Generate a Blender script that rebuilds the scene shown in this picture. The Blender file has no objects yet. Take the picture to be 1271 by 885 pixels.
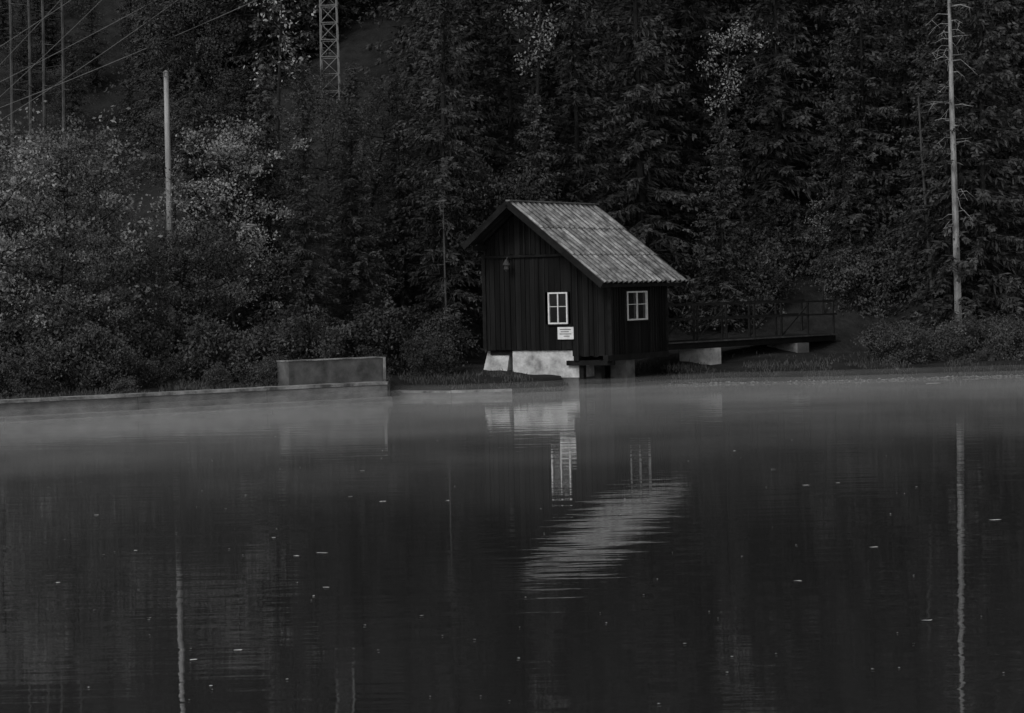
import bpy, math, random
import numpy as np
from mathutils import Matrix, Vector, noise
random.seed(7); rng=np.random.default_rng(7)
sc=bpy.context.scene
# ---------------------------------------------------------------- camera
F=3000.0; CH=2.5
cam_d=bpy.data.cameras.new("camera"); cam=bpy.data.objects.new("camera",cam_d)
sc.collection.objects.link(cam); sc.camera=cam
cam_d.sensor_width=36; cam_d.lens=36*F/1271; cam_d.clip_start=0.1; cam_d.clip_end=3000
R=Matrix.Rotation(math.radians(90)-math.atan(82.5/F),3,'X')@Matrix.Rotation(math.radians(-1.3),3,'Z')
cam.matrix_world=Matrix.Translation((0,0,CH))@R.to_4x4()
def ray(px,py):
    return R@Vector(((px-635.5)/F,-(py-442.5)/F,-1))
def P(px,py,D):
    r=ray(px,py); return Vector((0,0,CH))+r*(D/r.y)
def W(px,py):
    r=ray(px,py); return Vector((0,0,CH))+r*(-CH/r.z)
def proj(p):
    q=R.transposed()@(Vector(p)-Vector((0,0,CH))); return 635.5+q.x/-q.z*F, 442.5-q.y/-q.z*F
# ---------------------------------------------------------------- materials
def nm(name):
    m=bpy.data.materials.new(name); m.use_nodes=True
    nt=m.node_tree; b=nt.nodes["Principled BSDF"]; return m,nt,b
def g(v): return (v,v,v,1)
def surf(name,lo,hi,rough=.9,scale=3,stretch=(1,1,1),bump=0,bscale=30,attr=False,spec=.2,detail=6,objrand=0,p0=.3,p1=.7,extra=None):
    m,nt,b=nm(name); N=nt.nodes; L=nt.links
    tc=N.new("ShaderNodeTexCoord"); mp=N.new("ShaderNodeMapping"); mp.inputs[3].default_value=stretch
    L.new(tc.outputs["Object"],mp.inputs[0])
    nz=N.new("ShaderNodeTexNoise"); nz.inputs["Scale"].default_value=scale; nz.inputs["Detail"].default_value=detail; nz.inputs["Roughness"].default_value=.65
    L.new(mp.outputs[0],nz.inputs["Vector"])
    r=N.new("ShaderNodeValToRGB"); r.color_ramp.elements[0].position=p0; r.color_ramp.elements[1].position=p1
    r.color_ramp.elements[0].color=g(lo); r.color_ramp.elements[1].color=g(hi)
    L.new(nz.outputs[0],r.inputs[0]); out=r.outputs[0]
    def mul(out,src):
        mx=N.new("ShaderNodeMix"); mx.data_type='RGBA'; mx.blend_type='MULTIPLY'; mx.inputs[0].default_value=1
        L.new(out,mx.inputs[6]); L.new(src,mx.inputs[7]); return mx.outputs[2]
    if attr:
        a=N.new("ShaderNodeAttribute"); a.attribute_name="shade"; out=mul(out,a.outputs["Fac"])
    if objrand:
        oi=N.new("ShaderNodeObjectInfo"); mr=N.new("ShaderNodeMapRange"); mr.inputs[3].default_value=1-objrand; mr.inputs[4].default_value=1+objrand
        L.new(oi.outputs["Random"],mr.inputs[0]); out=mul(out,mr.outputs[0])
    L.new(out,b.inputs["Base Color"]); b.inputs["Roughness"].default_value=rough
    b.inputs["Specular IOR Level"].default_value=spec
    if bump:
        n2=N.new("ShaderNodeTexNoise"); n2.inputs["Scale"].default_value=bscale; n2.inputs["Detail"].default_value=5
        L.new(mp.outputs[0],n2.inputs["Vector"])
        bp=N.new("ShaderNodeBump"); bp.inputs["Strength"].default_value=.8; bp.inputs["Distance"].default_value=bump
        L.new(n2.outputs[0],bp.inputs["Height"]); L.new(bp.outputs[0],b.inputs["Normal"])
    return m
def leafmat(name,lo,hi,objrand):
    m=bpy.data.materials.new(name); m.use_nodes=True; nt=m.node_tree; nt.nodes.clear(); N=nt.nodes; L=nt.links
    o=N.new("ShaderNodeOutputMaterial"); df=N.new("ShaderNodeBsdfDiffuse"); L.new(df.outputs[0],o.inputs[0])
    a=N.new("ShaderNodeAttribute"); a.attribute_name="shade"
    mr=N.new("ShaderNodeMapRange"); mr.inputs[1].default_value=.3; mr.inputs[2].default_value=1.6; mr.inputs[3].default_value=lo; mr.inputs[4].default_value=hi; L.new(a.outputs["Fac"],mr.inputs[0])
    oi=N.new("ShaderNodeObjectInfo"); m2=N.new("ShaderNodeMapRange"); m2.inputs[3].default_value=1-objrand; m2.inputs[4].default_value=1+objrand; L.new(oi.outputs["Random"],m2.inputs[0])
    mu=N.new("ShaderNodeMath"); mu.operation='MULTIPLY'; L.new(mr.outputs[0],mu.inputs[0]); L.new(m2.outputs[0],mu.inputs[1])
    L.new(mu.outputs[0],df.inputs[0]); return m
M_spruce=leafmat("spruce_needles",.03,.09,.3)
M_leaf=leafmat("broad_leaves",.03,.105,.3)
M_leafb=leafmat("pale_autumn_leaves",.1,.36,.15)
M_leafm=leafmat("willow_leaves",.05,.25,.4)
M_bark=surf("bark",.008,.025,scale=6,stretch=(1,1,.2),bump=.02)
M_deadbark=surf("bleached_bark",.1,.36,scale=5,stretch=(1,1,.35),bump=.02,p0=.35,p1=.62)
M_greybark=surf("grey_bark",.035,.1,scale=5,stretch=(1,1,.35),bump=.02)
M_ground=surf("forest_floor",.008,.03,scale=1.5,bump=.1,bscale=6)
M_grass=surf("grass_blades",.03,.08,scale=1.2,attr=True,rough=.8)
M_conc=surf("weathered_concrete",.08,.24,scale=1.6,stretch=(1,1,1.6),bump=.015,bscale=20,detail=9)
M_cap=surf("concrete_cap",.08,.42,scale=2.2,bump=.01,detail=9,p0=.38,p1=.68)
M_stone=surf("shore_stone",.05,.25,scale=2.2)
M_lime=surf("whitewashed_concrete",.2,.62,scale=2.2,bump=.02,bscale=14,detail=10,p0=.34,p1=.62)
M_pier=surf("damp_concrete",.04,.15,scale=2.5,bump=.01,detail=9)
M_wood=surf("tarred_planks",.006,.015,scale=3,stretch=(3,3,.25),bump=.006,bscale=25,attr=True,spec=.1,rough=.9)
M_beam=surf("old_timber",.006,.02,scale=3,bump=.005,spec=.1)
M_rail=surf("railing_timber",.012,.03,scale=3,bump=.005,spec=.1)
M_roof=surf("weathered_roof_sheet",.07,.26,scale=5,stretch=(1,1,1),bump=.01,bscale=30,attr=True,detail=10,rough=.85,spec=.15,p0=.36,p1=.66)
M_roofd=surf("shaded_roof_sheet",.01,.03,scale=4)  # left slope and its edge: shade painted in as a much darker sheet colour
M_white=surf("white_paint",.55,.8,scale=8,rough=.5,spec=.4)
M_text=surf("sign_lettering",.05,.1)
M_metal=surf("galvanised_steel",.12,.22,rough=.7,spec=.3)
M_wire=surf("wire_metal",.12,.2,rough=.5)
M_pole=surf("bleached_pole",.15,.42,scale=3,stretch=(1,1,.3))
m,nt,b=nm("window_glass"); b.inputs["Base Color"].default_value=g(.015); b.inputs["Roughness"].default_value=.08; b.inputs["Specular IOR Level"].default_value=.5; M_glass=m
# water
m,nt,b=nm("lake_water"); N=nt.nodes; L=nt.links; M_water=m
b.inputs["Base Color"].default_value=g(.028); b.inputs["IOR"].default_value=1.48; b.inputs["Roughness"].default_value=.014
tc=N.new("ShaderNodeTexCoord")
def wn(st,scale,detail):
    mp=N.new("ShaderNodeMapping"); mp.inputs[3].default_value=st; mp.inputs[2].default_value=(0,0,math.radians(4)); L.new(tc.outputs["Object"],mp.inputs[0])
    n=N.new("ShaderNodeTexNoise"); n.inputs["Scale"].default_value=scale; n.inputs["Detail"].default_value=detail; L.new(mp.outputs[0],n.inputs["Vector"]); return n
n1=wn((.4,2.2,1),1.0,2); n2=wn((1.8,7,1),1.0,3)
bp1=N.new("ShaderNodeBump"); bp1.inputs["Strength"].default_value=1; bp1.inputs["Distance"].default_value=.0046; L.new(n1.outputs[0],bp1.inputs["Height"])
bp2=N.new("ShaderNodeBump"); bp2.inputs["Strength"].default_value=1; bp2.inputs["Distance"].default_value=.0008; L.new(n2.outputs[0],bp2.inputs["Height"])
L.new(bp1.outputs[0],bp2.inputs["Normal"]); L.new(bp2.outputs[0],b.inputs["Normal"])
def mist_mat(name,y0,y1,y2,y3,dens):
    m=bpy.data.materials.new(name); m.use_nodes=True; nt=m.node_tree; nt.nodes.clear(); N=nt.nodes; L=nt.links
    o=N.new("ShaderNodeOutputMaterial"); tr=N.new("ShaderNodeBsdfTransparent"); df=N.new("ShaderNodeBsdfDiffuse"); df.inputs[0].default_value=g(.8)
    tc=N.new("ShaderNodeTexCoord"); sp=N.new("ShaderNodeSeparateXYZ"); L.new(tc.outputs["Object"],sp.inputs[0])
    ax=N.new("ShaderNodeMath"); ax.operation='MULTIPLY_ADD'; ax.inputs[1].default_value=-.6; L.new(sp.outputs[0],ax.inputs[0]); L.new(sp.outputs[1],ax.inputs[2])
    a=N.new("ShaderNodeMapRange"); a.interpolation_type='SMOOTHSTEP'; a.inputs[1].default_value=y0; a.inputs[2].default_value=y1; L.new(ax.outputs[0],a.inputs[0])
    c=N.new("ShaderNodeMapRange"); c.interpolation_type='SMOOTHSTEP'; c.inputs[1].default_value=y2; c.inputs[2].default_value=y3; c.inputs[3].default_value=1; c.inputs[4].default_value=0; L.new(ax.outputs[0],c.inputs[0])
    n=N.new("ShaderNodeTexNoise"); n.inputs["Scale"].default_value=.22; n.inputs["Detail"].default_value=3; L.new(tc.outputs["Object"],n.inputs["Vector"])
    nr=N.new("ShaderNodeMapRange"); nr.inputs[1].default_value=.3; nr.inputs[2].default_value=.7; nr.inputs[3].default_value=.55; nr.inputs[4].default_value=1.3; L.new(n.outputs[0],nr.inputs[0])
    def mu(x,y):
        q=N.new("ShaderNodeMath"); q.operation='MULTIPLY'; L.new(x,q.inputs[0])
        if isinstance(y,float): q.inputs[1].default_value=y
        else: L.new(y,q.inputs[1])
        return q.outputs[0]
    f=mu(mu(mu(a.outputs[0],c.outputs[0]),nr.outputs[0]),dens)
    mx=N.new("ShaderNodeMixShader"); L.new(f,mx.inputs[0]); L.new(tr.outputs[0],mx.inputs[1]); L.new(df.outputs[0],mx.inputs[2]); L.new(mx.outputs[0],o.inputs[0])
    return m
# ---------------------------------------------------------------- mesh helpers
class MB:
    def __init__(s): s.v=[];s.f=[];s.m=[];s.sh=[]
    def add(s,vs,fs,mi=0,sh=1.0):
        o=len(s.v); s.v+= [tuple(x) for x in vs]
        for f in fs: s.f.append(tuple(i+o for i in f)); s.m.append(mi); s.sh.append(sh)
    def hexa(s,b4,t4,mi=0,sh=1.0):
        s.add(list(b4)+list(t4),[(3,2,1,0),(4,5,6,7),(0,1,5,4),(1,2,6,5),(2,3,7,6),(3,0,4,7)],mi,sh)
    def box(s,c,size,ax=None,mi=0,sh=1.0):
        c=Vector(c); X,Y,Z=ax if ax else (Vector((1,0,0)),Vector((0,1,0)),Vector((0,0,1)))
        a,bb,h=[q/2 for q in size]
        q=[(-a,-bb),(a,-bb),(a,bb),(-a,bb)]
        s.hexa([c+X*i+Y*j-Z*h for i,j in q],[c+X*i+Y*j+Z*h for i,j in q],mi,sh)
    def beam(s,p,q,w,h,mi=0,sh=1.0):
        p=Vector(p);q=Vector(q); d=q-p; Lh=d.length; d.normalize()
        up=Vector((0,0,1)) if abs(d.z)<.95 else Vector((1,0,0))
        y=up.cross(d).normalized(); z=d.cross(y)
        s.box((p+q)/2,(Lh,w,h),(d,y,z),mi,sh)
    def tube(s,pts,rads,n=6,mi=0,sh=1.0):
        o=len(s.v)
        for k,(p,r) in enumerate(zip(pts,rads)):
            p=Vector(p); a=Vector(pts[max(0,k-1)]); c=Vector(pts[min(len(pts)-1,k+1)]); d=(c-a).normalized()
            up=Vector((0,0,1)) if abs(d.z)<.9 else Vector((1,0,0))
            x=up.cross(d).normalized(); y=d.cross(x)
            for i in range(n):
                t=2*math.pi*i/n; s.v.append(tuple(p+x*math.cos(t)*r+y*math.sin(t)*r))
        for k in range(len(pts)-1):
            for i in range(n):
                j=(i+1)%n
                s.f.append((o+k*n+i,o+k*n+j,o+(k+1)*n+j,o+(k+1)*n+i)); s.m.append(mi); s.sh.append(sh)
        s.f.append(tuple(o+(len(pts)-1)*n+i for i in range(n))); s.m.append(mi); s.sh.append(sh)
    def leaves(s,c,a,b_,mi,sh):
        o=len(s.v); n=len(c)
        vv=np.stack([c-a,c+b_,c+a,c-b_],1).reshape(-1,3)
        s.v+=[tuple(x) for x in vv.tolist()]
        s.f+=[(o+4*i,o+4*i+1,o+4*i+2,o+4*i+3) for i in range(n)]
        s.m+=[mi]*n; s.sh+=list(sh)
    def mesh(s,name,mats):
        me=bpy.data.meshes.new(name); me.from_pydata(s.v,[],s.f)
        for q in mats: me.materials.append(q)
        me.polygons.foreach_set("material_index",s.m)
        at=me.attributes.new("shade",'FLOAT','FACE'); at.data.foreach_set("value",[float(x) for x in s.sh])
        me.update(); return me
    def obj(s,name,mats,parent=None):
        ob=bpy.data.objects.new(name,s.mesh(name,mats)); sc.collection.objects.link(ob)
        if parent: ob.parent=parent
        return ob
def empty(name,loc=(0,0,0)):
    e=bpy.data.objects.new(name,None); e.location=loc; sc.collection.objects.link(e); return e
# ---------------------------------------------------------------- terrain
A=W(0,525); B=W(481,499)
AA=A+(A-B)*1.2
sh_pts=[(-400,-200),(-60,AA.y-25),(AA.x,AA.y),(A.x,A.y),(B.x,B.y)]
B2=W(484,493); sh_pts+=[(B2.x+.02,B2.y)]
for q in [W(560,493),W(640,490),W(705,487),W(728,473),W(812,473),W(838,479),W(900,476),W(1000,475),W(1271,467)]: sh_pts.append((q.x,q.y))
sh_pts+=[(60,75),(400,40)]
SX=[p[0] for p in sh_pts]; SY=[p[1] for p in sh_pts]
def shoreY(x): return float(np.interp(x,SX,SY))
def ss(a,b,x):
    t=min(1,max(0,(x-a)/(b-a))); return t*t*(3-2*t)
def TH(x,y):
    d=y-shoreY(x)
    if x<B.x: base=-1.3+ (1.68)*ss(.2,.6,d)
    else: base=-1.3+1.32*ss(-.8,.12,d)+.3*ss(.0,1.4,d)
    base+=.22*ss(1,5,d)
    k=ss(-15,-3,x)
    sl=.14+.31*k
    h=base+sl*max(0,d-5.5)*ss(0,8,d-5)
    h+=(1-k)*.42*max(0,y-105)
    h=min(h,58+.05*d)
    if d>1.5: h+=.35*noise.noise(Vector((x*.25,y*.25,0)))*ss(1.5,8,d)
    if d>-.3: h+=.05*noise.noise(Vector((x*1.7,y*1.7,3)))
    return h
xs=[-600,-400,-250,-150,-100,-70,-50,-40,-32,-26,-22]+list(np.arange(-20,26,.4))+[28,31,35,40,46,54,64,80,110,160,250,400,600]
ys=[-300,-150,-60,-20,0,15,25,32,38]+list(np.arange(42,84,.4))+list(np.arange(85,130,1.5))+list(np.arange(132,220,6))+[240,280,340,450,700]
mb=MB(); nx=len(xs)
mb.v=[(x,y,TH(x,y)) for y in ys for x in xs]
for j in range(len(ys)-1):
    for i in range(nx-1):
        mb.f.append((j*nx+i,j*nx+i+1,(j+1)*nx+i+1,(j+1)*nx+i))
mb.m=[0]*len(mb.f); mb.sh=[1]*len(mb.f)
ter=mb.obj("terrain",[M_ground])
for p in ter.data.polygons: p.use_smooth=True
mb=MB(); mb.add([(-600,-300,0),(600,-300,0),(600,300,0),(-600,300,0)],[(0,1,2,3)]); mb.obj("lake_water",[M_water])
mist=empty("mist")
for i,(z,y0,y1,y2,y3,dn) in enumerate([(.03,20,60,63,66,.135),(.13,30,60,59.5,63,.09),(.26,37,58,57.5,61.5,.06)]):
    mb=MB(); mb.add([(-30,8,z),(30,18,z),(30,86,z),(-30,50,z)],[(0,1,2,3)]); mb.obj("veil_%d"%i,[mist_mat("mist_vapour",y0,y1,y2,y3,float(dn))],mist)
# ---------------------------------------------------------------- dam wall
def wallrun(mb,pts,th,z0,z1,mi,front=0,up=None):
    for k in range(len(pts)-1):
        p=Vector((pts[k][0],pts[k][1],0)); q=Vector((pts[k+1][0],pts[k+1][1],0)); d=(q-p).normalized(); n=Vector((-d.y,d.x,0))
        L_=(q-p).length; ns=max(1,int(L_/2.4))
        for i in range(ns):
            a=p+d*(L_*i/ns+.006); c=p+d*(L_*(i+1)/ns-.006); j=random.uniform(-.012,.012)
            bq=[a-n*(front+j),c-n*(front+j),c+n*th,a+n*th]; dz=random.uniform(-.008,.008)
            mb.hexa([Vector((v.x,v.y,z0)) for v in bq],[Vector((v.x,v.y,z1+dz)) for v in bq],mi,1)
mb=MB(); run=[(-60,AA.y-25),(AA.x,AA.y),(A.x,A.y),(B.x,B.y)]
wallrun(mb,run,.42,-1.3,.40,0); wallrun(mb,run,.46,.402,.47,1,front=.03)
wallrun(mb,run,.1,-1.3,.12,0,front=.22)
wallrun(mb,[(B.x+.01,B.y+.1),(B2.x,B2.y+.3)],.3,-1.3,.46,0)
mb.obj("dam_wall",[M_conc,M_cap])
mb=MB(); k1=W(486,493);k2=W(560,493);k3=W(636,491)
run2=[(k1.x,k1.y),(k2.x,k2.y),(k3.x,k3.y)]
wallrun(mb,run2,.3,-1.3,.10,0); wallrun(mb,run2,.32,.102,.15,1,front=.02)
mb.obj("stone_kerb",[M_conc,M_cap])
mb=MB(); d=Vector((B.x-A.x,B.y-A.y,0)).normalized(); n=Vector((-d.y,d.x,0)); Z=Vector((0,0,1))
pB=Vector((B.x,B.y,0))+n*.5+Z*.7
def tpx(px):
    for i in range(-100,300):
        if proj(pB-d*i*.02)[0]<px: return i*.02
t0=tpx(479); t1=tpx(359); Lb=t1-t0; pc=pB-d*(t0+t1)/2; pc.z=0
mb.box(pc+n*.25+Z*.35,(Lb,.5,1.3),(d,n,Z),0); mb.box(pc+n*.25+Z*1.012,(Lb+.03,.53,.02),(d,n,Z),1)
mb.box(pc+d*(Lb/2-.03)-n*.015+Z*.72,(.05,.04,.56),(d,n,Z),1)
mb.obj("sluice_parapet",[M_pier,M_cap])
# ---------------------------------------------------------------- hut
th=math.radians(30); hut=empty("boathouse")
C=P(758,443,59.3); C=Vector((C.x,C.y,0))
G=Vector((-math.cos(th),math.sin(th),0)); S=Vector((math.sin(th),math.cos(th),0)); O_g=-S; O_s=-G
def H(u,s,z,): return C+G*u+S*s+Z*z
Wd=3.50; Ls=3.0; ur=2.33; zr=4.66; ze=2.60; eo=.28; of=.88; ob_=.78; ul=3.62; zl=3.62
def rz(u):
    return ze+(zr-ze)*(u+eo)/(ur+eo) if u<=ur else zr+(zl-zr)*(u-ur)/(ul-ur)
def planks(mb,fn,u0,u1,zb,zt,nout,hole=None,w=.145,mi=0,thick=.03):
    u=u0
    while u<u1-.01:
        ww=min(w*random.uniform(.8,1.2),u1-u); ua,ub=u+.004,u+ww-.004
        j=random.uniform(0,.014); shd=random.uniform(.55,1.5)
        b00=zb(u)+random.uniform(-.015,.015)
        parts=[(b00,zt(ua),zt(ub))]
        if hole:
            for (h0,h1,z0,z1) in hole:
                if ub>h0+.02 and ua<h1-.02:
                    parts=[(b00,z0,z0),(z1,zt(ua),zt(ub))]
        for b0,ta,tb in parts:
            if max(ta,tb)-b0<.03: continue
            bq=[fn(ua,b0)+nout*(thick+j),fn(ub,b0)+nout*(thick+j),fn(ub,b0),fn(ua,b0)]
            tq=[fn(ua,ta)+nout*(thick+j),fn(ub,tb)+nout*(thick+j),fn(ub,tb),fn(ua,ta)]
            mb.hexa(bq,tq,mi,shd)
        if hole is None or all(not(u+ww>h0-.03 and u+ww<h1+.03) for h0,h1,_,_ in hole):
            bb=u+ww
            if bb<u1-.03:
                b0=zb(bb); t0=zt(bb)-.02
                bq=[fn(bb-.02,b0)+nout*(thick+.03),fn(bb+.02,b0)+nout*(thick+.03),fn(bb+.02,b0)+nout*(thick-.005),fn(bb-.02,b0)+nout*(thick-.005)]
                mb.hexa(bq,[v+Z*(t0-b0) for v in bq],mi,random.uniform(.7,1.6))
        u+=ww
def solve_u(px,py,mode):
    r=ray(px,py); o=Vector((0,0,CH)); nn=O_g if mode=='g' else O_s
    t=(C-o).dot(nn)/r.dot(nn); p=o+r*t; q=p-C
    return (q.dot(G) if mode=='g' else q.dot(S)), p.z
ua,za=solve_u(706,402,'g'); ub,zb_=solve_u(681,363,'g'); W1=(ua,ub,za,zb_)
sa,zc=solve_u(777,398,'s'); sb,zd=solve_u(801,361,'s'); W2=(min(sa,sb),max(sa,sb),zc,zd)
zbot=.82
mb=MB()
planks(mb,lambda u,z:H(u,0,z),0,Wd,lambda u: zbot if u<.95 else .99,lambda u:rz(u)-.06,O_g,[W1])
planks(mb,lambda s,z:H(0,s,z),0,Ls,lambda u:zbot,lambda u:ze+.13,O_s,[W2])
planks(mb,lambda u,z:H(u,Ls,z),0,Wd,lambda u:zbot,lambda u:rz(u)-.06,S)
planks(mb,lambda s,z:H(Wd,s,z),0,Ls,lambda u:.99,lambda u:rz(Wd)-.08,G)
zg=solve_u(650,316,'g')[1]
planks(mb,lambda u,z:H(u,-.05,z),1.15,Wd,lambda u:zg,lambda u:rz(u)-.07,O_g,None)
mb.obj("plank_walls",[M_wood],hut)
mb=MB()
mb.box(H(Wd/2,Ls/2,.93),(Wd-.1,Ls-.1,.12),(G,S,Z),0)
mb.obj("floor_deck",[M_beam],hut)
mb=MB()
mb.box(H(-.035,-.035,(zbot+ze)/2+.02),(.1,.1,ze-zbot),(G,S,Z),0)
mb.box(H(-.03,Ls,(zbot+ze)/2+.02),(.1,.1,ze-zbot),(G,S,Z),0)
mb.box(H(Wd+.03,-.03,2.2),(.1,.1,2.4),(G,S,Z),0)
mb.beam(H(-.02,-.3,.78),H(-.02,Ls+.05,.78),.14,.14,0); mb.beam(H(.9,-.12,.78),H(.9,Ls,.78),.14,.14,0); 
mb.beam(H(-.1,-.02,.66),H(1.2,-.02,.66),.12,.12,0)
mb.beam(H(1.1,-.06,zg-.04),H(Wd,-.06,zg-.04),.1,.06,0)
mb.beam(H(ur,-of+.1,zr-.12),H(ur,Ls+ob_-.1,zr-.12),.1,.14,0)
mb.beam(H(.06,-of+.1,rz(.06)-.13),H(.06,Ls+ob_-.1,rz(.06)-.13),.1,.12,0)
mb.beam(H(Wd-.05,-of+.1,rz(Wd)-.15),H(Wd-.05,Ls+ob_-.1,rz(Wd)-.15),.1,.12,0)
mb.obj("timber_frame",[M_beam],hut)
PW=.27
def roofsheet(ua,za,ub,zb,name,mat):
    mb=MB(); rows=3; ns=200; L0=-of; L1=Ls+ob_
    a=Vector((ua,0,za)); b2=Vector((ub,0,zb)); ln=(b2-a).length
    nrm=Vector((-(zb-za),0,(ub-ua)))/ln
    if nrm.z<0: nrm=-nrm
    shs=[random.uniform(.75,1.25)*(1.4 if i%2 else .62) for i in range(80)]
    sub=8
    for r in range(rows):
        for side in (0,1):
            o=len(mb.v)
            for k in range(ns+1):
                s=L0+(L1-L0)*k/ns
                w=.035*math.sin((s-L0)*2*math.pi/PW-math.pi/2)
                for c in range(sub+1):
                    t=(r+c/sub*(1+.06*(r<rows-1)))/rows
                    q=a.lerp(b2,t); off=w+.022*(1-c/sub)
                    if side: off-=.02
                    q=q+nrm*(off+.03)
                    if c==0: q=q+(b2-a)/ln*.02*noise.noise(Vector((s*3,r*7,1)))
                    mb.v.append(tuple(H(q.x,s,q.z)))
            for k in range(ns):
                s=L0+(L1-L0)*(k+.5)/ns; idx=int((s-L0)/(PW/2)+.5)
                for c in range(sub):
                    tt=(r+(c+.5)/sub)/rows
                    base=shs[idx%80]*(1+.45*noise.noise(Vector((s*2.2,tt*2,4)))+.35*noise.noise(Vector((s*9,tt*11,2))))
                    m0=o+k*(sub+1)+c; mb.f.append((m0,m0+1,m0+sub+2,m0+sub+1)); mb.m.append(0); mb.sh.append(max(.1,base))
    return mb.obj(name,[mat],hut)
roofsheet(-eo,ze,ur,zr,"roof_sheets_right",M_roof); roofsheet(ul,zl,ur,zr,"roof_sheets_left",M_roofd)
mb=MB()
mb.beam(H(ur-.03,-of-.02,zr+.05),H(ur-.03,Ls+ob_+.02,zr+.05),.12,.035,0)
mb.obj("ridge_cap",[M_conc],hut)
mb=MB()
for (a,b2) in [((-eo,ze),(ur,zr)),((ul,zl),(ur,zr))]:
    for s in (-of-.02,Ls+ob_+.02):
        mb.beam(H(a[0],s,a[1]-.03),H(b2[0],s,b2[1]-.03),.03,.15,0)
mb.beam(H(-eo+.04,-of,ze-.05),H(-eo+.04,Ls+ob_,ze-.05),.03,.08,0)
mb.obj("barge_boards",[M_beam],hut)
def window(name,fn,u0,u1,z0,z1,nout,ax):
    mb=MB(); fw=.038; cu=(u0+u1)/2; w=u1-u0; h=z1-z0; cz=(z0+z1)/2
    def bx(u,z,a,b_,dep=.05,off=.035,mi=0): mb.box(fn(u,z)+nout*off,(a,dep,b_),(ax,nout,Z),mi)
    bx(u0+fw/2,cz,fw,h); bx(u1-fw/2,cz,fw,h); bx(cu,z1-fw/2,w-2*fw,fw); bx(cu,z0+fw/2,w-2*fw,fw)
    bx(cu,cz,.028,h-2*fw,.04); 
    bx(cu,z0+h*.55,w-2*fw-.002,.016,.03,.03)
    bx(cu,z0-.02,w+.04,.025,.08,.05,2)
    bx(cu,cz,w-.02,h-.02,.01,.0,1)
    mb.obj(name,[M_white,M_glass,M_beam],hut)
window("gable_window",lambda u,z:H(u,0,z),*W1,O_g,G)
window("side_window",lambda s,z:H(0,s,z),*W2,O_s,S)
mb=MB(); u0,z0=solve_u(714,421,'g'); u1,z1=solve_u(694,406,'g'); cu=(u0+u1)/2; cz=(z0+z1)/2
mb.box(H(cu,-.075,cz),(u1-u0,.02,z1-z0),(G,S,Z),0)
for i,(f,off) in enumerate([(.75,0),(.55,.02),(.8,0),(.4,-.03)]): 
    mb.box(H(cu+off,-.087,z1-.06-i*.055),((u1-u0)*f*.92,.006,.017),(G,S,Z),1)
mb.obj("notice_board",[M_white,M_text],hut)
mb=MB(); ul_,zl_=solve_u(636,328,'g')
mb.tube([H(ul_,-.06,zl_+.14),H(ul_,-.25,zl_+.17),H(ul_,-.3,zl_+.1)],[.014]*3,6,0)
mb.tube([H(ul_,-.3,zl_+.12),H(ul_,-.3,zl_+.06),H(ul_,-.3,zl_-.02)],[.03,.06,.1],10,0)
mb.tube([H(ul_,-.3,zl_),H(ul_,-.3,zl_-.12),H(ul_,-.3,zl_-.18)],[.05,.07,.02],10,0)
mb.obj("wall_lamp",[M_greybark],hut)
mb=MB()
u0=solve_u(718,450,'g')[0]; u1=solve_u(636,450,'g')[0]
def fblock(ua,ub,ztop,zbm,mi,sa=.02,sb_=1.2):
    mb.hexa([H(ua,sa,zbm),H(ub,sa,zbm),H(ub,sb_,zbm),H(ua,sb_,zbm)],[H(ua,sa,ztop),H(ub,sa,ztop),H(ub,sb_,ztop),H(ua,sb_,ztop)],mi,1)
fblock(u0,u1,.97,.3,0); fblock(u0-.02,u1+.05,.3,-1.2,1,-.04,1.3)
a=solve_u(628,450,'g')[0]; b2=solve_u(600,450,'g')[0]
mb.hexa([H(a,.0,.3),H(b2+.06,.0,.3),H(b2+.06,.9,.3),H(a,.9,.3)],[H(a-.06,.1,.97),H(b2-.08,.1,.97),H(b2-.08,.9,.97),H(a-.06,.9,.97)],0,1)
mb.hexa([H(a-.05,-.03,-.8),H(b2+.1,-.03,-.8),H(b2+.1,1,-.8),H(a-.05,1,-.8)],[H(a-.05,-.03,.3),H(b2+.1,-.03,.3),H(b2+.1,1,.3),H(a-.05,1,.3)],1,1)
mb.box(H(.22,1.05,-.25),(.45,.45,1.9),(G,S,Z),1)
mb.box(H(.5,.35,-.25),(.2,.2,1.9),(G,S,Z),2); mb.box(H(.85,.1,-.25),(.14,.14,1.9),(G,S,Z),2)
mb.box(H(1.9,2.1,-.2),(2.2,1.2,1.9),(G,S,Z),2)
mb.obj("foundation",[M_lime,M_pier,M_beam],hut)
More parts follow.
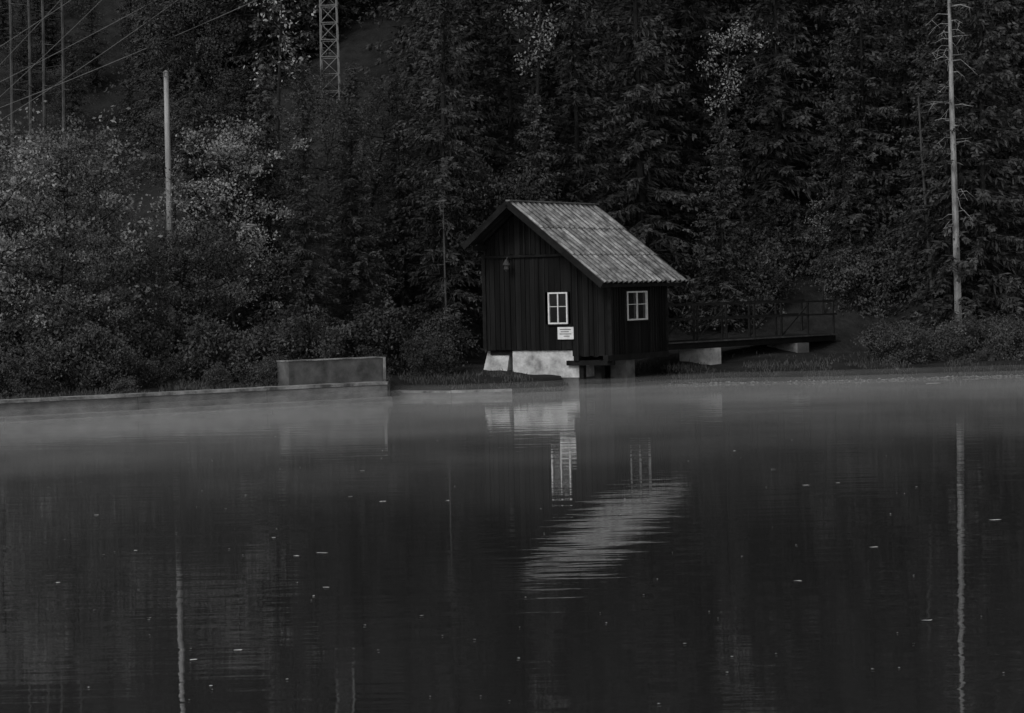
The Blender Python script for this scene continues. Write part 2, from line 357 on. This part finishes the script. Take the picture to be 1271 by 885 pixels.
# ---------------------------------------------------------------- footbridge
br=empty("footbridge"); mb=MB(); mr=MB(); mc=MB()
p0=P(828,431,62.6); p1=P(1038,428,69); p0.z=p1.z=1.03
dd=(p1-p0).normalized(); nn=Vector((-dd.y,dd.x,0)); LL=(p1-p0).length
t=0
while t<LL:
    mb.box(p0+dd*(t+.09)+nn*.55,(.17,1.15,.04),(dd,nn,Z),0,random.uniform(.7,1.3)); t+=.18
for o_ in (.08,1.02): mb.beam(p0+nn*o_-Z*.1,p1+nn*o_-Z*.1,.12,.16,0)
mb.beam(p0-nn*.04,p1-nn*.04,.03,.04,1)
mb.obj("deck",[M_beam,M_greybark],br)
for o_ in (0.02,1.08):
    nps=7
    for k in range(nps):
        q=p0+dd*(LL*k/(nps-1)*.98+.06)+nn*o_
        mr.box(q+Z*.47,(.05,.05,1.06),(dd,nn,Z),0)
    for zz in (.98,.60): mr.beam(p0+nn*(o_-.05)+Z*zz,p1+nn*(o_-.05)+Z*(zz+random.uniform(-.03,.03)),.03,.05,0)
    for k in (1,4):
        a=p0+dd*(LL*k/(nps-1)+.06)+nn*(o_+.05); mr.beam(a+Z*.06,a+dd*(LL/(nps-1))+Z*.9,.03,.04,0)
mr.obj("railing",[M_rail],br)
for px,w in ((886,.5),(994,.6)):
    best=min(range(100),key=lambda k:abs(proj(p0+dd*LL*k/100-nn*.05)[0]-px))
    q=p0+dd*LL*best/100
    mc.box(q+nn*.4-Z*.52,(w,1.0,.66),(dd,nn,Z),0 if px<900 else 1)
mc.obj("concrete_supports",[M_lime,M_conc],br)
# ---------------------------------------------------------------- tree generators
def spruce(seed,Ht,Rm,zs=.6,dens=1.1):
    r=np.random.default_rng(seed); mb=MB()
    lean=r.normal(0,.012,2)
    mb.tube([(lean[0]*z*1,lean[1]*z,z) for z in np.linspace(-.5,Ht,8)],list(np.linspace(.010*Ht+.02,.012,8)),7,0)
    z=zs; Cc=[];Aa=[];Bb=[];Sh=[]
    while z<Ht-.15:
        nb=int(r.integers(5,9)); t=z/Ht
        prof=(1-t)**.75*(.55+.45*min(1,t*5))
        for k in range(nb):
            if r.random()<.1: continue
            az=r.uniform(0,2*math.pi); L_=Rm*prof*r.uniform(.5,1.25)+.15
            up=.35*t-.1+r.normal(0,.13); droop=.3*(1-t)
            n=max(3,int(L_/.11*dens)); s=r.uniform(.05,1,n)
            dx,dy=math.cos(az),math.sin(az)
            pos=np.stack([dx*s*L_+lean[0]*z,dy*s*L_+lean[1]*z,z+up*s*L_-droop*L_*s**2+.12*L_*np.clip(s-.75,0,1)],1)+r.normal(0,.04,(n,3))
            bsh=r.uniform(.55,1.35)
            for sd in (-1,1,0):
                tl=(.12+.14*(1-s)*min(L_,1.6))*r.uniform(.6,1.3,n)
                if sd: 
                    ang=az+sd*r.uniform(.5,1.3,n); dirv=np.stack([np.cos(ang),np.sin(ang),r.uniform(-.8,.15,n)],1)
                else: dirv=np.stack([dx*.5+r.normal(0,.3,n),dy*.5+r.normal(0,.3,n),r.uniform(-1.3,-.2,n)],1)
                dirv/=np.linalg.norm(dirv,axis=1)[:,None]
                a=dirv*(tl/2)[:,None]; c=pos+a
                rv=r.normal(size=(n,3)); bvec=np.cross(dirv,rv); bvec/=np.linalg.norm(bvec,axis=1)[:,None]
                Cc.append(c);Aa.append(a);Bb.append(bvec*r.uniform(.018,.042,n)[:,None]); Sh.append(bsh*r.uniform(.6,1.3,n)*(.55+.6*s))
            e=(dx*L_*.9+lean[0]*z,dy*L_*.9+lean[1]*z,z+up*L_*.9-droop*L_*.81)
            if L_>.7: mb.tube([(lean[0]*z,lean[1]*z,z),(dx*L_*.5+lean[0]*z,dy*L_*.5+lean[1]*z,z+up*L_*.5-droop*L_*.25),e],[.02,.012,.005],3,0)
        z+=r.uniform(.14,.3)*(1 if t<.8 else .7)
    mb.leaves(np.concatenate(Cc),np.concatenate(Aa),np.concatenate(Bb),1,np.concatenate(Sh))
    return mb
def broad(seed,Ht,Rc,start=.25,nclump=150,per=80,lsz=.06,crad=.38,up=.6,drift=.07):
    r=np.random.default_rng(seed); mb=MB()
    pts=[Vector((0,0,-.4))]; cur=Vector((0,0,-.4)); dr=Vector((r.normal(0,drift),r.normal(0,drift),1))
    for k in range(8):
        cur=cur+dr*((Ht*.93+.4)/8); dr=dr+Vector((r.normal(0,drift),r.normal(0,drift),0)); pts.append(cur.copy())
    rd=np.linspace(.009*Ht+.02,.012,9); mb.tube(pts,list(rd),7,0)
    ends=[]
    nl=max(8,nclump//7)
    for k in range(nl):
        t=start+(1-start)*((k+r.random())/nl); f=t*8*.98; i=int(f); base=pts[min(i,7)].lerp(pts[min(i+1,8)],f-i)
        az=k*2.4+r.normal(0,.4); prof=math.sin(math.pi*min(1,max(.08,(t-start)/(1-start)*.8+.17)))**.7
        L_=Rc*prof*r.uniform(.7,1.2)
        e=base+Vector((math.cos(az)*L_,math.sin(az)*L_,L_*up*r.uniform(.4,1.2)))
        m_=base.lerp(e,.5)+Vector((r.normal(0,.1),r.normal(0,.1),-.08*L_))
        mb.tube([base,m_,e],[.012+.012*L_,.01+.006*L_,.006],4,0)
        for q in range(7):
            s=r.uniform(.35,1.05); bpt=base.lerp(e,s) if s>.5 else base.lerp(m_,s*2)
            en=bpt+Vector((r.normal(0,.32)*Rc*.5,r.normal(0,.32)*Rc*.5,r.normal(.1,.2)*Rc*.5))
            mb.tube([bpt,en],[.01,.004],3,0); ends.append(en)
    Cc=[];Aa=[];Bb=[];Sh=[]
    for e in ends:
        n=int(per*r.uniform(.4,1.4)); sg=crad*r.uniform(.6,1.3)
        c=np.array(e)+r.normal(size=(n,3))*np.array([sg,sg,sg*.6])*.6
        a=r.normal(size=(n,3)); a[:,2]-=.4; a/=np.linalg.norm(a,axis=1)[:,None]
        bv=np.cross(a,r.normal(size=(n,3))); bv/=np.linalg.norm(bv,axis=1)[:,None]
        sz=lsz*r.uniform(.6,1.4,n)
        Cc.append(c);Aa.append(a*sz[:,None]);Bb.append(bv*(sz*.55)[:,None]); Sh.append(r.uniform(.5,1.4)*r.uniform(.6,1.35,n))
    mb.leaves(np.concatenate(Cc),np.concatenate(Aa),np.concatenate(Bb),1,np.concatenate(Sh))
    return mb
HT={}
def reg(me,h,rc): HT[me.name]=(h,rc); return me
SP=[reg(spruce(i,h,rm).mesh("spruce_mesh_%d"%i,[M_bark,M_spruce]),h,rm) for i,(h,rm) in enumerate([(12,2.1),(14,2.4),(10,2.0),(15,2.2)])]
BR=[reg(broad(20+i,h,rc,st,nc,pr,lsz=.052).mesh("broad_mesh_%d"%i,[M_bark,M_leaf]),h*1.1,rc) for i,(h,rc,st,nc,pr) in enumerate([(8,2.3,.2,170,68),(10,2.6,.25,190,65),(6,2.2,.12,150,68)])]
def remat(me,mt):
    m2=me.copy(); m2.materials[1]=mt; HT[m2.name]=HT[me.name]; return m2
BM=[remat(x,M_leafm) for x in BR]
BI=[reg(broad(40+i,h,rc,st,nc,pr,lsz=.048,crad=.36,up=.9,drift=.015).mesh("birch_mesh_%d"%i,[M_bark,M_leafb]),h,rc) for i,(h,rc,st,nc,pr) in enumerate([(11,1.0,.72,48,20),(9,.9,.62,38,12)])]
BU=[reg(broad(60+i,h,rc,.05,80,55,lsz=.05,crad=.3).mesh("bush_mesh_%d"%i,[M_bark,M_leaf]),h,rc) for i,(h,rc) in enumerate([(2.0,1.2),(1.4,1.0)])]
forest=empty("distant_forest"); under=empty("undergrowth")
PYD=79
LIM=[(-80,60,125,99),(60,130,100,99),(130,185,105,62),(192,222,258,60.5),(185,225,80,75),(398,420,72,PYD)]
def put(me,name,x,y,s=1,parent=None,sz=None,lim=True):
    h,rc=HT[me.name]; z0=TH(x,y); zs=sz or s*random.uniform(.92,1.1)
    if lim:
        pc=proj((x,y,z0))[0]; 
        for lo,hi,yl,Dm in LIM:
            hw=rc*s*(.85 if lo==398 else .6)/y*F
            if y<Dm and pc+hw>lo and pc-hw<hi:
                zmax=P((lo+hi)/2,yl,y).z-z0
                if h*zs>zmax:
                    f=zmax/(h*zs)
                    if f<.12: return None
                    zs*=f; s*=max(f,.5)
    o=bpy.data.objects.new(name,me); sc.collection.objects.link(o)
    o.location=(x,y,z0-.05); o.rotation_euler=(0,0,random.uniform(0,6.28)); o.scale=(s,s,zs)
    if parent: o.parent=parent
    return o
def px2x(px,D): return P(px,360,D).x
for px,D,k,s in [(440,62,0,.62),(550,64.5,3,.8),(500,66,1,.95),(720,69,0,1.0),(800,70,1,1.05),(640,68.5,2,1.1),(920,75,3,1),(970,72.5,0,1.05),(1010,74,1,1.0),(1075,72,2,1.0),(1120,73,3,.9),(1225,74,1,1.05),(1290,75,0,1.1),(335,62,2,.9),(245,61.5,2,.86),(830,71.5,2,.85),(1255,71,2,.7),(285,66,1,.9),(860,73,1,1.0),(1150,71.5,2,.8),(1050,71.5,0,.6),(898,69.6,2,.68),(668,66.3,2,.72)]:
    put(SP[k],"spruce_tree",px2x(px,D),D,s)
for px,D,k,s,m_ in [(60,57,1,.72,1),(120,58,2,1.0,1),(10,55,0,.75,1),(150,59,0,.6,1),(212,58.5,2,.6,0),(290,61,0,.75,1),(330,66,1,1.0,0),(455,68,1,1.1,0),(600,66,2,.8,0),(30,62,2,1.1,1),(90,64,0,.85,1),(1030,74,2,.5,0),(1170,77,1,1,0)]:
    put((BM if m_ else BR)[k],"broadleaf_tree",px2x(px,D),D,s)
for px,D,k,s in [(893,70.4,0,.88),(660,67.3,0,.96),(345,64,1,1.05)]:
    put(BI[k],"birch_tree",px2x(px,D),D,s,lim=False)
put(BI[1],"birch_tree",px2x(1022,70.5),70.5,.4)
hutc=H(Wd/2,Ls/2,0)
for d_,sp in [(6.5,2.6),(10,2.8),(14,3.0),(19,3.4),(25,4.0),(32,4.8),(41,6),(54,8)]:
    x=-34
    while x<40:
        xx=x+random.uniform(-.9,.9)*sp*.4; x+=sp*random.uniform(.75,1.25)
        y=shoreY(xx)+d_+random.uniform(-1.2,1.2)
        if y<47 and abs(xx)<20: continue
        if abs(xx)>y*.212+6: continue
        if (Vector((xx,y,0))-Vector((hutc.x,hutc.y,0))).length<4.2: continue
        if 2<xx<12 and y<72.5 : continue
        pxx=635.5+xx/y*F
        if pxx<235 and y<112:
            if y>74: continue
            me=random.choice(BM if random.random()<.7 else BR); s=random.uniform(.45,.8)*(1 if y<62 else .7)
            put(me,"shrub_tree",xx,y,s,forest)
        else:
            if pxx<330 and y<62: 
                put(random.choice(BR+BM),"shrub_tree",xx,y,random.uniform(.6,.85),forest); continue
            if pxx<420 and 62<y<112 and random.random()<.4: put(random.choice(BR),"broadleaf",xx,y,random.uniform(.8,1.1),forest); continue
            me=random.choice(SP+SP+SP+BR) if pxx<900 else random.choice(SP); put(me,"tree",xx,y,random.uniform(.8,1.25),forest)
for i in range(60):   # scrub on the far power-line clearing
    D=random.uniform(102,150); x=px2x(random.uniform(-60,240),D)
    put(random.choice([SP[0],SP[2],BR[2]]),"far_scrub",x,D,random.uniform(.3,.6),forest,lim=False)
for px in range(215,460,24):  # trees behind the pylon
    for D in (85,93,104):
        D2=D+random.uniform(-2,3); put(random.choice([SP[0],SP[1],SP[2]]),"tree",px2x(px+random.uniform(-10,10),D2),D2,random.uniform(.8,1.1),forest,lim=False)
for i in range(140):
    xx=random.uniform(-17,17); dsh=random.uniform(1.4,6); y=shoreY(xx)+dsh
    if (Vector((xx,y,0))-Vector((hutc.x,hutc.y,0))).length<3.6: continue
    if y<50: continue
    if 2.5<xx<11: continue
    s=random.uniform(.35,.9)*(1 if dsh>2.5 else .55)
    if xx>10: s*=.6
    put(random.choice(BU),"bush",xx,y,s,under)
for i in range(75):
    xx=random.uniform(2.5,16); y=70.4+random.uniform(0,3.2)+.25*max(0,xx-10)
    put(random.choice(BU),"bush",xx,y,random.uniform(.5,1.0),under)
for i in range(36):
    xx=random.uniform(9.8,15.5); y=shoreY(xx)+random.uniform(1.8,4.5)
    put(BU[1],"bush",xx,y,random.uniform(.35,.65),under)
# grass
mb=MB(); r=rng
cs=[];aa=[];bb=[];sh=[]
for i in range(15000):
    x=r.uniform(-16,18); d_=abs(r.normal(0,1.6))+ (.55 if x<B.x else (.45 if x<k3.x else .12)); y=shoreY(x)+d_
    q=Vector((x,y,0))-C; 
    if -.4<q.dot(G)<Wd+.1 and -.3<q.dot(S)<Ls: continue
    if noise.noise(Vector((x*.8,y*.8,5)))<-.1: continue
    h=r.uniform(.04,.17)
    a=np.array([r.normal(0,.3),r.normal(0,.3),1])*h/2
    cs.append(np.array([x,y,TH(x,y)])+a); aa.append(a); w=np.array([1,r.normal(0,.5),0])*.009; bb.append(w); sh.append(r.uniform(.4,1.4))
mb.leaves(np.array(cs),np.array(aa),np.array(bb),0,sh); mb.obj("grass",[M_grass])
mb=MB()
for i in range(420):
    x=r.uniform(3.2,17); y=shoreY(x)+r.normal(.10,.05); s=r.uniform(.012,.04)
    n=6; c=Vector((x,y,max(.0,TH(x,y))+s*.2)); ring=[]
    for k in range(n):
        t=2*math.pi*k/n; ring.append(c+Vector((math.cos(t)*s*r.uniform(.8,1.8),math.sin(t)*s,0)))
    top=c+Z*s*.6; bot=c-Z*s*.6; mb.add(ring+[top,bot],[(k,(k+1)%n,6) for k in range(n)]+[((k+1)%n,k,7) for k in range(n)],0,1)
mb.obj("shore_stones",[M_stone])
# ---------------------------------------------------------------- dead trees
def dead(name,pts_px,D,r0,r1,nbr,seed,L0=.9,zmin=.2,mat=M_deadbark):
    r=random.Random(seed); mb=MB()
    Ps=[P(px,py,D) for px,py in pts_px]; b0=Ps[0]; b0.z=TH(b0.x,D)-.2; n=len(Ps)
    rr=[r0+(r1-r0)*i/(n-1) for i in range(n)]; mb.tube(Ps,rr,8,0)
    for i in range(nbr):
        t=r.uniform(zmin,.98); f=t*(n-1); k=min(int(f),n-2); b=Ps[k].lerp(Ps[k+1],f-k)
        az=r.uniform(0,6.28); L_=L0*r.uniform(.2,1)*(1-.4*t)
        d=Vector((math.cos(az),math.sin(az)*.8,0)); m_=b+d*L_*.5+Z*(.08*L_-.02); e=b+d*L_+Z*(-.3*L_*r.uniform(-.2,1.4))
        mb.tube([b,m_,e],[.013,.009,.003],4,0)
        for q in range(2):
            s=r.uniform(.3,.9); bb_=m_.lerp(e,s); mb.tube([bb_,bb_+Vector((r.uniform(-.25,.25),r.uniform(-.2,.2),r.uniform(-.28,.05)))],[.006,.003],3,0)
    mb.obj(name,[mat])
dead("dead_tree",[(1192,462),(1190,400),(1187,300),(1184,200),(1181,120),(1180,60),(1178,0),(1176,-120)],67,.12,.03,75,3,1.1,.25)
dead("dead_tree",[(1159,420),(1156,350),(1150,270),(1144,190),(1140,120)],68,.055,.025,14,5,.5,.3,M_greybark)
dead("dead_tree",[(556,478),(554,400),(552,330),(550,250)],63.2,.04,.015,20,8,.6,.2,M_greybark)
a=P(206,90,60.5); b2=P(210,262,60.5); mb=MB(); y_=60.5
mb.tube([(b2.x,y_,TH(b2.x,y_)-.3),(b2.x,y_,b2.z),(a.x,y_,a.z)],[.085,.075,.06],10,0)
mb.tube([(a.x,y_,a.z),(a.x,y_,a.z+.06)],[.075,.02],10,1)
mb.tube([(a.x-.02,y_-.07,a.z-.1),(a.x-.02,y_-.16,a.z-.1),(a.x-.02,y_-.16,a.z)],[.012,.012,.03],6,1)
mb.obj("utility_pole",[M_pole,M_metal])
# pylon
D=PYD; c=P(409,60,D); X=c.x; zt=23; zb=TH(X,D)-.3; mb=MB()
def hw(z): return .13+ (zt-z)/(zt-zb)*.17
lv=list(np.linspace(zb,zt,27))
crn=[(-1,-1),(1,-1),(1,1),(-1,1)]
for i in range(26):
    za_,zb2=lv[i],lv[i+1]
    for k in range(4):
        c0=crn[k]; c1=crn[(k+1)%4]
        p=Vector((X+c0[0]*hw(za_),D+c0[1]*hw(za_),za_)); q=Vector((X+c0[0]*hw(zb2),D+c0[1]*hw(zb2),zb2))
        q2=Vector((X+c1[0]*hw(zb2),D+c1[1]*hw(zb2),zb2))
        mb.beam(p,q,.035,.035); mb.beam(p,q2,.022,.022); mb.beam(q,q2,.022,.022)
arms=[]
for z,w in ((14.6,2.2),(17.2,2.8),(19.8,2.2)):
    for sd in (-1,1):
        e=Vector((X+sd*w,D,z)); mb.beam(Vector((X,D,z)),e,.07,.07); mb.beam(Vector((X,D,z+.9)),e,.05,.05)
        mb.tube([e,e-Z*.5],[.05,.05],6); arms.append(e-Z*.5)
mb.obj("lattice_pylon",[M_metal])
mb=MB()
for e,py in zip(arms[:6],[128,112,98,80,58,36]):
    f=P(0,py,84); g2=e+(f-e)*2.0; pts=[]
    for k in range(25):
        t=k/24; q=e.lerp(g2,t); q.z-=2.4*t*(1-t); pts.append(q)
    mb.tube(pts,[.013]*25,4)
mb.obj("power_lines",[M_wire])
for px,D in ((20,100),(43,104),(60,101),(84,99)):
    x=px2x(px,D); mb=MB(); h=17; b=TH(x,D)
    mb.tube([(x,D,b-.3),(x+.1,D,b+6),(x,D,b+h)],[.09,.07,.03],7)
    for i in range(60):
        z=b+random.uniform(3,16.5); az=random.uniform(0,6.28); l=random.uniform(.3,1.2)*(1-(z-b)/h*.6)
        mb.tube([(x,D,z),(x+math.cos(az)*l,D+math.sin(az)*l,z-.15*l)],[.02,.006],3)
    mb.obj("bare_tree",[M_greybark])
# ---------------------------------------------------------------- floating leaves
mb=MB()
def fl(p,L_):
    a=random.uniform(-.5,.5); n=7; vs=[]
    for k in range(n):
        t=2*math.pi*k/n; q=Vector((math.cos(t)*L_*random.uniform(.8,1.1),math.sin(t)*L_*.55*random.uniform(.7,1.1),0)); q.rotate(Matrix.Rotation(a,3,'Z'))
        vs.append((p.x+q.x,p.y+q.y,.006+.004*random.random()))
    mb.add(vs,[tuple(range(n))],0,1)
for px,py,s in [(295,808,.035),(240,820,.03),(1150,771,.045),(405,730,.035),(368,691,.04),(400,687,.06),(475,623,.05),(1235,646,.07),(1000,603,.05),(168,684,.03),(72,724,.02),(450,585,.04),(435,617,.03),(555,622,.03),(960,583,.04),(1085,680,.05),(340,668,.025),(1158,476,.22),(523,765,.02),(850,800,.015),(990,722,.04),(185,768,.02),(912,560,.03),(770,640,.02),(120,640,.03),(1040,600,.03)]:
    fl(W(px,py),s)
for i in range(80):
    fl(W(random.uniform(0,1271),random.uniform(540,880)),random.uniform(.005,.014))
mb.obj("floating_leaves",[M_white])
# ---------------------------------------------------------------- light
w=bpy.data.worlds.new("World"); sc.world=w; w.use_nodes=True; nt=w.node_tree; bg=nt.nodes["Background"]
sky=nt.nodes.new("ShaderNodeTexSky"); sky.sky_type='NISHITA'; sky.sun_disc=False; sky.sun_elevation=math.radians(38); sky.sun_rotation=math.radians(215)
bw=nt.nodes.new("ShaderNodeRGBToBW"); nt.links.new(sky.outputs[0],bw.inputs[0]); nt.links.new(bw.outputs[0],bg.inputs[0]); bg.inputs[1].default_value=.14
sd=bpy.data.lights.new("sun",'SUN'); sd.energy=1.3; sd.angle=math.radians(20); so=bpy.data.objects.new("sun",sd); sc.collection.objects.link(so)
so.rotation_euler=Vector((.45,.65,-.62)).to_track_quat('-Z','Y').to_euler()
sc.view_settings.view_transform='Standard'; sc.view_settings.look='None'; sc.view_settings.exposure=0
